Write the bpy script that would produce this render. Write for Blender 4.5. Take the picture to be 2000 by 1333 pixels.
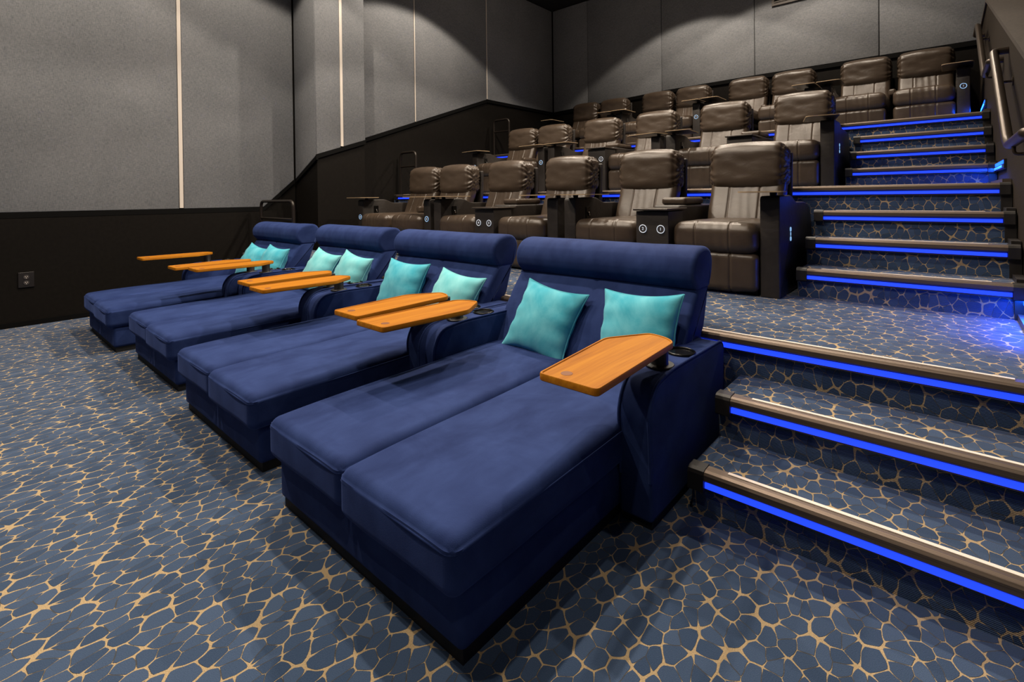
import bpy, math, random
from mathutils import Vector, Matrix, noise
import numpy as np

random.seed(7)
for o in list(bpy.data.objects):
    bpy.data.objects.remove(o)
SC = bpy.context.scene
COL = SC.collection

# ------------------------------------------------------------------ camera
CAM = Vector((0.6822, -2.4447, 1.2145))
YAW, PIT, ROL, FPX, CY = -0.722, -0.0083, -0.0119, 964.93, 392.89
fw = Vector((math.sin(YAW) * math.cos(PIT), math.cos(YAW) * math.cos(PIT), math.sin(PIT)))
r0 = Vector((math.cos(YAW), -math.sin(YAW), 0))
u0 = r0.cross(fw)
rt = r0 * math.cos(ROL) + u0 * math.sin(ROL)
up = rt.cross(fw)
cd = bpy.data.cameras.new('camera')
cam = bpy.data.objects.new('camera', cd)
COL.objects.link(cam)
cam.matrix_world = Matrix(((rt.x, up.x, -fw.x, CAM.x), (rt.y, up.y, -fw.y, CAM.y), (rt.z, up.z, -fw.z, CAM.z), (0, 0, 0, 1)))
cd.sensor_width = 36
cd.lens = 36 * FPX / 2000
cd.shift_y = -(666.5 - CY) / 2000
cd.clip_start = 0.02
SC.camera = cam

# ------------------------------------------------------------------ view, world, ceiling downlights
vs = SC.view_settings
vs.view_transform = 'Standard'
vs.look = 'None'
vs.gamma = 1.0
vs.use_curve_mapping = False
vs.exposure = 0.0
W = bpy.data.worlds.new('world')
SC.world = W
W.use_nodes = True
W.node_tree.nodes['Background'].inputs[0].default_value = (0.80, 0.86, 1.0, 1)
W.node_tree.nodes['Background'].inputs[1].default_value = 0.030
LIGHT_COLOR = (1.0, 0.86, 0.70)
LAMPS = [(-4.25, 2.3, 320), (-2.5, 2.3, 320), (-0.95, 2.4, 390),
         (-2.6, 4.85, 200), (-1.3, 4.85, 170), (-0.1, 4.85, 140),
         (-4.25, -0.3, 330), (-2.5, -0.3, 230), (-1.05, -0.2, 160),
         (-4.25, -2.5, 310), (-2.5, -2.5, 285), (-1.0, -2.7, 165), (0.80, -3.5, 110)]
for i, (x, y, e) in enumerate(LAMPS):
    ld = bpy.data.lights.new('ceiling_downlight', 'SPOT')
    ld.energy = e
    ld.color = LIGHT_COLOR
    ld.spot_size = math.radians(116)
    ld.spot_blend = 0.12
    ld.shadow_soft_size = 0.05
    lo = bpy.data.objects.new('ceiling_downlight', ld)
    lo.location = (x, y, 5.18)
    COL.objects.link(lo)
for x, y in ((-3.4, 3.4), (-0.6, 3.4), (-3.4, -1.2)):  # added fill lamps without fixtures, to brighten the upper walls
    ld = bpy.data.lights.new('upper_wall_fill', 'POINT')
    ld.energy = 18
    ld.color = (1.0, 0.80, 0.62)
    ld.shadow_soft_size = 0.25
    lo = bpy.data.objects.new('upper_wall_fill', ld)
    lo.location = (x, y, 4.95)
    COL.objects.link(lo)

# ------------------------------------------------------------------ materials
def mat(name, col, rough=0.6, metal=0.0, spec=0.5, sheen=0.0, coat=0.0, emis=None, estr=0.0):
    m = bpy.data.materials.new(name)
    m.use_nodes = True
    b = m.node_tree.nodes['Principled BSDF']
    b.inputs['Base Color'].default_value = (*col, 1)
    b.inputs['Roughness'].default_value = rough
    b.inputs['Metallic'].default_value = metal
    b.inputs['Specular IOR Level'].default_value = spec
    b.inputs['Sheen Weight'].default_value = sheen
    b.inputs['Coat Weight'].default_value = coat
    if emis:
        b.inputs['Emission Color'].default_value = (*emis, 1)
        b.inputs['Emission Strength'].default_value = estr
    m.diffuse_color = (*col, 1)
    return m

class N:
    """small node-tree writer"""
    def __init__(s, m):
        s.t = m.node_tree
        s.b = s.t.nodes['Principled BSDF']
    def new(s, typ, **kw):
        n = s.t.nodes.new(typ)
        for k, v in kw.items():
            setattr(n, k, v)
        return n
    def link(s, a, b):
        s.t.links.new(a, b)
    def val(s, sock, v):
        if isinstance(v, (int, float)):
            sock.default_value = v
        elif isinstance(v, (tuple, list)):
            sock.default_value = v
        else:
            s.link(v, sock)
    def math(s, op, a, b=0.0, c=None):
        n = s.new('ShaderNodeMath', operation=op)
        s.val(n.inputs[0], a)
        s.val(n.inputs[1], b)
        if c is not None:
            s.val(n.inputs[2], c)
        return n.outputs[0]
    def noise(s, vec, scale, detail=3, rough=0.5, dim='3D'):
        n = s.new('ShaderNodeTexNoise', noise_dimensions=dim)
        n.inputs['Scale'].default_value = scale
        n.inputs['Detail'].default_value = detail
        n.inputs['Roughness'].default_value = rough
        if vec is not None:
            s.link(vec, n.inputs['Vector'])
        return n
    def ramp(s, fac, stops):
        n = s.new('ShaderNodeValToRGB')
        cr = n.color_ramp
        while len(cr.elements) < len(stops):
            cr.elements.new(0.5)
        for e, (p, c) in zip(cr.elements, stops):
            e.position = p
            e.color = (*c, 1)
        s.val(n.inputs[0], fac)
        return n.outputs[0]
    def mix(s, fac, a, b):
        n = s.new('ShaderNodeMix', data_type='RGBA')
        s.val(n.inputs[0], fac)
        s.val(n.inputs[6], a)
        s.val(n.inputs[7], b)
        return n.outputs[2]
    def bump(s, h, strength, dist):
        n = s.new('ShaderNodeBump')
        n.inputs['Strength'].default_value = strength
        n.inputs['Distance'].default_value = dist
        s.val(n.inputs['Height'], h)
        s.link(n.outputs[0], s.b.inputs['Normal'])
    def mapping(s, vec, scale=(1, 1, 1), rot=(0, 0, 0)):
        n = s.new('ShaderNodeMapping')
        n.inputs['Scale'].default_value = scale
        n.inputs['Rotation'].default_value = rot
        s.link(vec, n.inputs['Vector'])
        return n.outputs[0]
    def coord(s, which='Object'):
        return s.new('ShaderNodeTexCoord').outputs[which]

def make_carpet():
    m = mat('pebble_carpet', (0.05, 0.08, 0.15), 0.95, spec=0.12)
    n = N(m)
    geo = n.new('ShaderNodeNewGeometry')
    pos, nor = geo.outputs['Position'], geo.outputs['True Normal']
    sp = n.new('ShaderNodeSeparateXYZ'); n.link(pos, sp.inputs[0])
    sn = n.new('ShaderNodeSeparateXYZ'); n.link(nor, sn.inputs[0])
    isz = n.math('GREATER_THAN', n.math('ABSOLUTE', sn.outputs[2]), 0.5)
    isx = n.math('GREATER_THAN', n.math('ABSOLUTE', sn.outputs[0]), 0.5)
    # floor: x,y ; riser: x,z ; side: y,z
    u = n.math('ADD', n.math('MULTIPLY', sp.outputs[0], n.math('SUBTRACT', 1.0, isx)), n.math('MULTIPLY', sp.outputs[1], isx))
    v = n.math('ADD', n.math('MULTIPLY', sp.outputs[1], isz), n.math('MULTIPLY', n.math('ADD', sp.outputs[2], n.math('MULTIPLY', sp.outputs[1], 3.7)), n.math('SUBTRACT', 1.0, isz)))
    cb = n.new('ShaderNodeCombineXYZ')
    n.link(u, cb.inputs[0]); n.link(v, cb.inputs[1])
    wob = n.noise(cb.outputs[0], 9, 2)
    ad = n.new('ShaderNodeVectorMath', operation='MULTIPLY_ADD')
    n.link(wob.outputs['Color'], ad.inputs[0])
    ad.inputs[1].default_value = (0.035, 0.035, 0)
    n.link(cb.outputs[0], ad.inputs[2])
    rot = n.mapping(ad.outputs[0], (1.25, 0.9, 1), (0, 0, 0.5))
    ve = n.new('ShaderNodeTexVoronoi', voronoi_dimensions='2D', feature='DISTANCE_TO_EDGE')
    vf = n.new('ShaderNodeTexVoronoi', voronoi_dimensions='2D', feature='F1')
    for q in (ve, vf):
        q.inputs['Scale'].default_value = 18.5
        q.inputs['Randomness'].default_value = 0.92
        n.link(rot, q.inputs['Vector'])
    # rounded pebbles: the joints widen where three pebbles meet
    fine = n.noise(cb.outputs[0], 260, 2)
    corner = n.math('POWER', vf.outputs['Distance'], 3.0)
    e = n.math('SUBTRACT', ve.outputs['Distance'], n.math('MULTIPLY', corner, 0.27))
    e = n.math('ADD', e, n.math('MULTIPLY', n.math('SUBTRACT', fine.outputs['Fac'], 0.5), 0.045))
    mk = n.new('ShaderNodeMapRange', interpolation_type='SMOOTHSTEP')
    n.link(e, mk.inputs['Value'])
    mk.inputs['From Min'].default_value = -0.034
    mk.inputs['From Max'].default_value = -0.006
    big = n.noise(cb.outputs[0], 3.0, 3)
    tuft = n.noise(cb.outputs[0], 420, 2)
    sepc = n.new('ShaderNodeSeparateColor'); n.link(vf.outputs['Color'], sepc.inputs[0])
    t = n.math('ADD', n.math('MULTIPLY', sepc.outputs[0], 0.35), n.math('MULTIPLY', tuft.outputs['Fac'], 0.65))
    blue = n.ramp(t, [(0.2, (0.022, 0.046, 0.098)), (0.8, (0.064, 0.104, 0.188))])
    tan = n.ramp(tuft.outputs['Fac'], [(0.3, (0.32, 0.23, 0.12)), (0.7, (0.56, 0.42, 0.25))])
    crev = n.new('ShaderNodeMapRange', interpolation_type='SMOOTHSTEP')
    n.link(ve.outputs['Distance'], crev.inputs['Value'])
    crev.inputs['From Min'].default_value = 0.0
    crev.inputs['From Max'].default_value = 0.05
    blue = n.mix(crev.outputs[0], (0.050, 0.052, 0.055, 1), blue)
    c = n.mix(mk.outputs[0], tan, blue)
    n.link(c, n.b.inputs['Base Color'])
    rib = n.new('ShaderNodeTexWave', wave_type='BANDS', bands_direction='Y')
    rib.inputs['Scale'].default_value = 60
    n.link(cb.outputs[0], rib.inputs['Vector'])
    h = n.math('ADD', n.math('MULTIPLY', mk.outputs[0], 1.0), n.math('MULTIPLY', tuft.outputs['Fac'], 0.55))
    h = n.math('ADD', h, n.math('MULTIPLY', n.math('MULTIPLY', rib.outputs['Fac'], n.math('SUBTRACT', 1.0, isz)), 0.6))
    n.bump(h, 0.8, 0.004)
    n.b.inputs['Sheen Weight'].default_value = 0.15
    return m

def make_velvet(name, lo, hi, tint, sheen):
    m = mat(name, lo, 0.85, spec=0.15, sheen=sheen)
    n = N(m)
    co = n.coord()
    a = n.noise(co, 3.6, 7, 0.62)
    a.inputs['Distortion'].default_value = 1.0
    b = n.noise(n.mapping(co, (5, 1.6, 3), (0, 0, 0.5)), 2.4, 3)
    t = n.math('ADD', n.math('MULTIPLY', a.outputs['Fac'], 0.6), n.math('MULTIPLY', b.outputs['Fac'], 0.4))
    n.link(n.ramp(t, [(0.34, lo), (0.66, hi)]), n.b.inputs['Base Color'])
    n.b.inputs['Sheen Tint'].default_value = (*tint, 1)
    n.b.inputs['Sheen Roughness'].default_value = 0.35
    f = n.noise(co, 420, 2)
    n.bump(f.outputs['Fac'], 0.25, 0.002)
    return m

def make_leather(name, lo, hi, rough):
    m = mat(name, lo, rough, spec=0.5)
    n = N(m)
    co = n.coord()
    a = n.noise(co, 6, 4)
    n.link(n.ramp(a.outputs['Fac'], [(0.3, lo), (0.7, hi)]), n.b.inputs['Base Color'])
    w = n.noise(n.mapping(co, (1.0, 1.0, 1.3)), 11, 4, 0.5)
    w.inputs['Distortion'].default_value = 0.8
    v = n.new('ShaderNodeTexVoronoi', feature='DISTANCE_TO_EDGE')
    v.inputs['Scale'].default_value = 330
    n.link(co, v.inputs['Vector'])
    h = n.math('ADD', n.math('MULTIPLY', w.outputs['Fac'], 1.0), n.math('MULTIPLY', v.outputs['Distance'], 0.12))
    n.bump(h, 0.20, 0.012)
    r = n.math('ADD', n.math('MULTIPLY', a.outputs['Fac'], 0.2), rough - 0.1)
    n.link(r, n.b.inputs['Roughness'])
    return m

def make_wood():
    m = mat('oiled_wood', (0.45, 0.18, 0.03), 0.5, spec=0.15, coat=0.0)
    n = N(m)
    co = n.coord()
    g = n.noise(n.mapping(co, (26, 1.3, 26)), 1.6, 6, 0.62)
    g.inputs['Distortion'].default_value = 0.6
    f = n.noise(n.mapping(co, (240, 6, 240)), 1.0, 3)
    sp = n.new('ShaderNodeSeparateXYZ'); n.link(co, sp.inputs[0])
    st = n.noise(None, 1.0, 0, dim='1D')
    n.link(n.math('MULTIPLY', n.math('FLOOR', n.math('MULTIPLY', sp.outputs[0], 14.0)), 3.17), st.inputs['W'])
    t = n.math('ADD', n.math('MULTIPLY', g.outputs['Fac'], 0.55), n.math('MULTIPLY', f.outputs['Fac'], 0.2))
    t = n.math('ADD', t, n.math('MULTIPLY', st.outputs['Fac'], 0.3))
    n.link(n.ramp(t, [(0.3, (0.22, 0.066, 0.003)), (0.5, (0.39, 0.138, 0.006)), (0.75, (0.54, 0.225, 0.013))]), n.b.inputs['Base Color'])
    n.bump(f.outputs['Fac'], 0.1, 0.001)
    return m

def make_wall_fabric():
    m = mat('acoustic_fabric', (0.12, 0.13, 0.135), 0.95, spec=0.1)
    n = N(m)
    geo = n.new('ShaderNodeNewGeometry')
    pos = geo.outputs['Position']
    a = n.noise(n.mapping(pos, (30, 30, 420)), 1.0, 2)
    b = n.noise(n.mapping(pos, (420, 420, 30)), 1.0, 2)
    big = n.noise(pos, 1.6, 3)
    t = n.math('ADD', n.math('MULTIPLY', a.outputs['Fac'], 0.42), n.math('MULTIPLY', b.outputs['Fac'], 0.42))
    t = n.math('ADD', t, n.math('MULTIPLY', big.outputs['Fac'], 0.16))
    n.link(n.ramp(t, [(0.36, (0.105, 0.113, 0.123)), (0.64, (0.245, 0.251, 0.264))]), n.b.inputs['Base Color'])
    n.bump(n.math('ADD', t, n.math('MULTIPLY', big.outputs['Fac'], 2.0)), 0.2, 0.004)
    return m

def make_speckle(name, lo, hi, rough, scale, spec=0.4):
    m = mat(name, lo, rough, spec=spec)
    n = N(m)
    geo = n.new('ShaderNodeNewGeometry')
    a = n.noise(geo.outputs['Position'], scale, 3)
    n.link(n.ramp(a.outputs['Fac'], [(0.35, lo), (0.65, hi)]), n.b.inputs['Base Color'])
    n.bump(a.outputs['Fac'], 0.25, 0.002)
    return m

def make_brushed():
    m = mat('bronze_aluminium', (0.16, 0.125, 0.10), 0.48, metal=0.8)
    n = N(m)
    geo = n.new('ShaderNodeNewGeometry')
    a = n.noise(n.mapping(geo.outputs['Position'], (2, 500, 500)), 1.0, 2)
    n.link(n.ramp(a.outputs['Fac'], [(0.3, (0.10, 0.076, 0.060)), (0.7, (0.18, 0.14, 0.112))]), n.b.inputs['Base Color'])
    n.bump(a.outputs['Fac'], 0.2, 0.001)
    return m

CARPET = make_carpet()
VELVET = make_velvet('navy_velvet', (0.010, 0.022, 0.092), (0.028, 0.052, 0.172), (0.25, 0.38, 1.0), 0.18)
TEAL = make_velvet('teal_velvet', (0.036, 0.37, 0.50), (0.18, 0.58, 0.68), (0.6, 0.95, 1.0), 0.3)
MINT = make_velvet('pale_teal_velvet', (0.13, 0.52, 0.58), (0.30, 0.70, 0.74), (0.7, 1, 1), 0.35)
LEATHER = make_leather('brown_black_leather', (0.042, 0.029, 0.020), (0.062, 0.044, 0.031), 0.33)
VINYL = make_leather('dark_vinyl', (0.014, 0.0105, 0.0085), (0.021, 0.016, 0.013), 0.5)
WOOD = make_wood()
FABRIC = make_wall_fabric()
WAINSCOT = make_speckle('dark_wall_paint', (0.0048, 0.0038, 0.0030), (0.0062, 0.0050, 0.0040), 0.6, 30, 0.12)
STUCCO = make_speckle('brown_wall_carpet', (0.010, 0.0072, 0.0050), (0.030, 0.023, 0.017), 0.95, 130, 0.08)
BLACK = mat('black_trim', (0.002, 0.002, 0.002), 0.7, spec=0.1)
PLINTH = mat('black_plinth', (0.008, 0.008, 0.009), 0.7)
BRONZE = make_brushed()
CAPM = mat('black_end_cap', (0.012, 0.010, 0.009), 0.45)
LED = mat('blue_led', (0.01, 0.02, 0.5), 0.4, emis=(0.012, 0.048, 1.0), estr=1.6)
WALLLED = mat('cyan_blue_led', (0.01, 0.1, 0.5), 0.4, emis=(0.004, 0.075, 1.0), estr=4.0)
GRIP = mat('white_grip_strip', (0.80, 0.70, 0.62), 0.5)
BATTEN = mat('pale_batten', (0.62, 0.56, 0.50), 0.6)
GLOSS = mat('gloss_black', (0.004, 0.004, 0.004), 0.22, spec=0.35)
POST = mat('black_powder_coat', (0.016, 0.014, 0.014), 0.45)
TUBE = mat('bronze_tube', (0.06, 0.045, 0.034), 0.35, metal=0.75)
GUARD = mat('black_tube', (0.022, 0.017, 0.014), 0.35, metal=0.4)
TRAYTOP = mat('dark_laminate', (0.03, 0.022, 0.016), 0.35)
TRAYEDGE = mat('tan_edge_highlight', (0.36, 0.26, 0.16), 0.35)  # light reflected on tray edges, painted as tan; the ledge shares it
INLAY = mat('brown_inlay', (0.20, 0.065, 0.015), 0.5)
CHROME = mat('chrome', (0.7, 0.7, 0.7), 0.2, metal=1.0)
BADGE = mat('lit_badge', (0.5, 0.5, 0.5), 0.4, emis=(0.75, 0.85, 1.0), estr=0.5)
BADGEB = mat('blue_lit_badge', (0.4, 0.5, 0.6), 0.4, emis=(0.30, 0.60, 1.0), estr=0.7)
SMOKE = mat('smoked_lens', (0.05, 0.045, 0.045), 0.25)

# ------------------------------------------------------------------ mesh helpers
def new_mesh(name, V, F, m, smooth=None):
    me = bpy.data.meshes.new(name)
    me.from_pydata([tuple(v) for v in V], [], F)
    me.update()
    import bmesh
    bm = bmesh.new()
    bm.from_mesh(me)
    bmesh.ops.recalc_face_normals(bm, faces=bm.faces)
    bm.to_mesh(me)
    bm.free()
    if smooth is not None:
        for p in me.polygons:
            p.use_smooth = True
        if smooth < 179:
            me.set_sharp_from_angle(angle=math.radians(smooth))
    me.materials.append(m)
    return me

def obj(name, me, parent=None, loc=(0, 0, 0), rot=(0, 0, 0), label=None):
    o = bpy.data.objects.new(name, me)
    COL.objects.link(o)
    o.location = loc
    o.rotation_euler = rot
    if parent is not None:
        o.parent = parent
    if label:
        o['label'] = label
    return o

def thing(name, label, cat, loc=(0, 0, 0), rot=(0, 0, 0), group=None, kind=None):
    o = bpy.data.objects.new(name, None)
    COL.objects.link(o)
    o.empty_display_size = 0.05
    o.location = loc
    o.rotation_euler = rot
    tag(o, label, cat, group, kind)
    return o

def tag(o, label=None, cat=None, group=None, kind=None):
    if label: o['label'] = label
    if cat: o['category'] = cat
    if group: o['group'] = group
    if kind: o['kind'] = kind
    return o

class MB:
    """collects shapes that make ONE mesh"""
    def __init__(s):
        s.V, s.F = [], []
    def add(s, V, F):
        k = len(s.V)
        s.V += [tuple(v) for v in V]
        s.F += [tuple(i + k for i in f) for f in F]
        return s
    def mesh(s, name, m, smooth=None):
        return new_mesh(name, s.V, s.F, m, smooth)

def box(x0, x1, y0, y1, z0, z1):
    V = [(x, y, z) for z in (z0, z1) for y in (y0, y1) for x in (x0, x1)]
    F = [(0, 1, 3, 2), (4, 6, 7, 5), (0, 4, 5, 1), (2, 3, 7, 6), (0, 2, 6, 4), (1, 5, 7, 3)]
    return V, F

def boxmesh(name, m, *b):
    mb = MB()
    for q in b:
        mb.add(*box(*q))
    return mb.mesh(name, m)

def axis_coords(h, r, n, s=3):
    e = [(h - r) + r * math.tan(math.pi / 4 * k / s) for k in range(s + 1)]
    inner = [-(h - r) + 2 * (h - r) * i / n for i in range(1, n)]
    return [-a for a in reversed(e)] + inner + e

def rbox(sx, sy, sz, r, n=(6, 6, 4), deform=None, s=3, xs=()):
    """rounded box centred on the origin"""
    h = (sx / 2, sy / 2, sz / 2)
    A = [axis_coords(h[i], r, n[i], s) for i in range(3)]
    A[0] = sorted([a for a in A[0] if all(abs(a - b) > 0.004 for b in xs)] + list(xs))
    V, F, D = [], [], {}
    def vid(p):
        k = tuple(round(c, 6) for c in p)
        if k in D:
            return D[k]
        inn = [max(-(h[i] - r), min(h[i] - r, p[i])) for i in range(3)]
        d = Vector([p[i] - inn[i] for i in range(3)])
        d.normalize()
        q = Vector(inn) + d * r
        if deform:
            q = deform(q, d, h)
        D[k] = len(V)
        V.append(tuple(q))
        return D[k]
    for ax in range(3):
        a, b = (ax + 1) % 3, (ax + 2) % 3
        for sg in (-1, 1):
            for i in range(len(A[a]) - 1):
                for j in range(len(A[b]) - 1):
                    f = []
                    for (ii, jj) in ((i, j), (i + 1, j), (i + 1, j + 1), (i, j + 1)):
                        p = [0, 0, 0]
                        p[ax] = sg * h[ax]
                        p[a] = A[a][ii]
                        p[b] = A[b][jj]
                        f.append(vid(p))
                    F.append(f if sg > 0 else f[::-1])
    return V, F

def moved(VF, loc=(0, 0, 0), rx=0.0, ry=0.0, rz=0.0):
    M = Matrix.Translation(loc) @ Matrix.Rotation(rz, 4, 'Z') @ Matrix.Rotation(ry, 4, 'Y') @ Matrix.Rotation(rx, 4, 'X')
    return [tuple(M @ Vector(v)) for v in VF[0]], VF[1]

def poly_normals(P):
    n = len(P)
    out = []
    A = sum(P[i][0] * P[(i + 1) % n][1] - P[(i + 1) % n][0] * P[i][1] for i in range(n))
    sg = 1 if A > 0 else -1
    for i in range(n):
        a, b, c = P[i - 1], P[i], P[(i + 1) % n]
        e1 = Vector((b[0] - a[0], b[1] - a[1])).normalized()
        e2 = Vector((c[0] - b[0], c[1] - b[1])).normalized()
        n1 = Vector((e1.y, -e1.x)) * sg
        n2 = Vector((e2.y, -e2.x)) * sg
        t = (n1 + n2)
        t = t / max(0.35, (1 + n1.dot(n2)))
        out.append(t)
    return out

def loft(P, a0, a1, r=0.0, s=4, axis='x', mid=0, bulge=None):
    """closed 2-D outline P swept from a0 to a1 with rounded ends"""
    Nn = poly_normals(P)
    st = []
    if r > 0:
        for k in range(s):
            t = math.pi / 2 * k / s
            st.append((a0 + r * (1 - math.sin(t)), r * (1 - math.cos(math.pi / 2 - t))))
        st = [(a0 + r * (1 - math.cos(math.pi / 2 * k / s)), r * (1 - math.sin(math.pi / 2 * k / s))) for k in range(s + 1)]
    else:
        st = [(a0, 0.0)]
    ms = [((a0 + r) + ((a1 - r) - (a0 + r)) * i / (mid + 1), 0.0) for i in range(1, mid + 1)]
    en = [(a0 + a1 - a, o) for a, o in reversed(st)]
    st = st + ms + en
    V, F = [], []
    n = len(P)
    for (a, o) in st:
        for p, q in zip(P, Nn):
            y, z = p[0] - q.x * o, p[1] - q.y * o
            v = {'x': (a, y, z), 'y': (y, a, z), 'z': (y, z, a)}[axis]
            if bulge:
                v = bulge(v)
            V.append(v)
    for k in range(len(st) - 1):
        for i in range(n):
            j = (i + 1) % n
            F.append((k * n + i, k * n + j, (k + 1) * n + j, (k + 1) * n + i))
    F.append(tuple(range(n)))
    F.append(tuple((len(st) - 1) * n + i for i in range(n)))
    return V, F

def smooth_poly(P, r, s=4):
    """round the corners of an outline; r may be one value or one per corner"""
    out = []
    n = len(P)
    for i in range(n):
        a, b, c = Vector(P[i - 1]), Vector(P[i]), Vector(P[(i + 1) % n])
        ri = r[i] if isinstance(r, (list, tuple)) else r
        l1, l2 = (a - b).length, (c - b).length
        ri = min(ri, 0.48 * l1, 0.48 * l2)
        if ri < 1e-5:
            out.append(tuple(b)); continue
        p, q = b + (a - b).normalized() * ri, b + (c - b).normalized() * ri
        for k in range(s + 1):
            t = k / s
            out.append(tuple(p * (1 - t) ** 2 + b * 2 * t * (1 - t) + q * t * t))
    return out

def tube(path, r, seg=8, closed=False, flat=1.0):
    P = [Vector(p) for p in path]
    n = len(P)
    V, F = [], []
    up_ = None
    for i in range(n):
        if closed:
            t = (P[(i + 1) % n] - P[i - 1]).normalized()
        else:
            t = (P[min(i + 1, n - 1)] - P[max(i - 1, 0)]).normalized()
        if up_ is None:
            up_ = Vector((0, 0, 1)) if abs(t.z) < 0.9 else Vector((1, 0, 0))
        a = t.cross(up_)
        if a.length < 1e-4:
            a = t.orthogonal()
        a.normalize()
        b = a.cross(t).normalized()
        up_ = b
        for k in range(seg):
            an = 2 * math.pi * k / seg
            V.append(P[i] + a * (r * math.cos(an)) + b * (r * flat * math.sin(an)))
    m = n if closed else n - 1
    for i in range(m):
        for k in range(seg):
            j = (i + 1) % n
            F.append((i * seg + k, i * seg + (k + 1) % seg, j * seg + (k + 1) % seg, j * seg + k))
    if not closed:
        F.append(tuple(range(seg)))
        F.append(tuple((n - 1) * seg + k for k in range(seg)))
    return V, F

def round_path(P, r, s=6):
    """open 3-D path with rounded corners"""
    P = [Vector(p) for p in P]
    out = [P[0]]
    for i in range(1, len(P) - 1):
        a, b, c = P[i - 1], P[i], P[i + 1]
        ri = min(r, 0.48 * (a - b).length, 0.48 * (c - b).length)
        p, q = b + (a - b).normalized() * ri, b + (c - b).normalized() * ri
        for k in range(s + 1):
            t = k / s
            out.append(p * (1 - t) ** 2 + b * 2 * t * (1 - t) + q * t * t)
    out.append(P[-1])
    return out

def lathe(prof, seg=24):
    V, F = [], []
    n = len(prof)
    for k in range(seg):
        a = 2 * math.pi * k / seg
        for (r, z) in prof:
            V.append((r * math.cos(a), r * math.sin(a), z))
    for k in range(seg):
        j = (k + 1) % seg
        for i in range(n - 1):
            F.append((k * n + i, k * n + i + 1, j * n + i + 1, j * n + i))
    if prof[0][0] > 1e-6:
        F.append(tuple(k * n for k in range(seg)))
    if prof[-1][0] > 1e-6:
        F.append(tuple(k * n + n - 1 for k in range(seg)))
    return V, F

def ring(R, r, seg=24, ts=8):
    V, F = [], []
    for k in range(seg):
        a = 2 * math.pi * k / seg
        for j in range(ts):
            b = 2 * math.pi * j / ts
            V.append(((R + r * math.cos(b)) * math.cos(a), (R + r * math.cos(b)) * math.sin(a), r * math.sin(b)))
    for k in range(seg):
        for j in range(ts):
            F.append((k * ts + j, k * ts + (j + 1) % ts, ((k + 1) % seg) * ts + (j + 1) % ts, ((k + 1) % seg) * ts + j))
    return V, F

def text_mesh(txt, size, depth, m):
    cu = bpy.data.curves.new('digit', 'FONT')
    cu.body = txt
    cu.size = size
    cu.extrude = depth
    cu.resolution_u = 3
    cu.align_x = 'CENTER'
    cu.align_y = 'CENTER'
    o = bpy.data.objects.new('digit', cu)
    COL.objects.link(o)
    dg = bpy.context.evaluated_depsgraph_get()
    me = bpy.data.meshes.new_from_object(o.evaluated_get(dg))
    bpy.data.objects.remove(o)
    me.materials.clear()
    me.materials.append(m)
    return me

def plate_uv(poly, to3, thick, nrm):
    """thin slab: outline poly (2-D) mapped by to3, extruded along nrm by thick"""
    V = [Vector(to3(p)) for p in poly]
    n = len(V)
    nv = Vector(nrm) * thick
    W_ = V + [v + nv for v in V]
    F = [tuple(range(n)), tuple(range(n, 2 * n))[::-1]]
    for i in range(n):
        j = (i + 1) % n
        F.append((i, j, n + j, n + i))
    return W_, F

# ------------------------------------------------------------------ tiers and stairs
T = 0.2883
T1 = 0.3005
Y1, Y2, Y3 = 0.0, 2.0685, 4.1529
R = 0.18
XL, XR = -0.06, 1.0
BACK = 6.25
fl = obj('floor', MB().add(*plate_uv([(-6.3, -7.0), (2.6, -7.0), (2.6, 0.02), (-6.3, 0.02)], lambda p: (p[0], p[1], -0.05), 0.05, (0, 0, 1))).mesh('floor', CARPET))
tag(fl, 'blue pebble-patterned carpet floor around the blue chaises', kind='structure')

NOSE = [(0.040, 0.004), (0.036, 0.009), (0.0, 0.009), (-0.014, 0.005), (-0.020, -0.004), (-0.020, -0.024), (-0.012, -0.031), (0.004, -0.034), (0.004, -0.068), (0.022, -0.070), (0.022, 0.0)]
def nosing(parent, x0, x1, y, z, led0, led1, grip0, grip1, capl=True):
    bar = obj('nosing', MB().add(*loft([(y + a, z + b) for a, b in NOSE], x0, x1)).mesh('nosing', BRONZE), parent)
    obj('led_strip', boxmesh('led_strip', LED, (led0, led1, y - 0.008, y + 0.006, z - 0.0575, z - 0.037)), parent)
    obj('grip_strip', boxmesh('grip_strip', GRIP, (grip0, grip1, y + 0.018, y + 0.034, z + 0.007, z + 0.0115)), parent)
    cp = [(0.046, 0.002), (0.04, 0.013), (-0.004, 0.013), (-0.018, 0.007), (-0.024, -0.004), (-0.024, -0.066), (-0.016, -0.074), (0.024, -0.074), (0.024, 0.0)]
    if capl:
        obj('end_cap', MB().add(*loft([(y + a, z + b) for a, b in cp], x0 - 0.004, x0 + 0.055)).mesh('end_cap', CAPM), parent)
    obj('end_cap', MB().add(*loft([(y + a, z + b) for a, b in cp], x1 - 0.046, x1 + 0.004)).mesh('end_cap', CAPM), parent)

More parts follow.
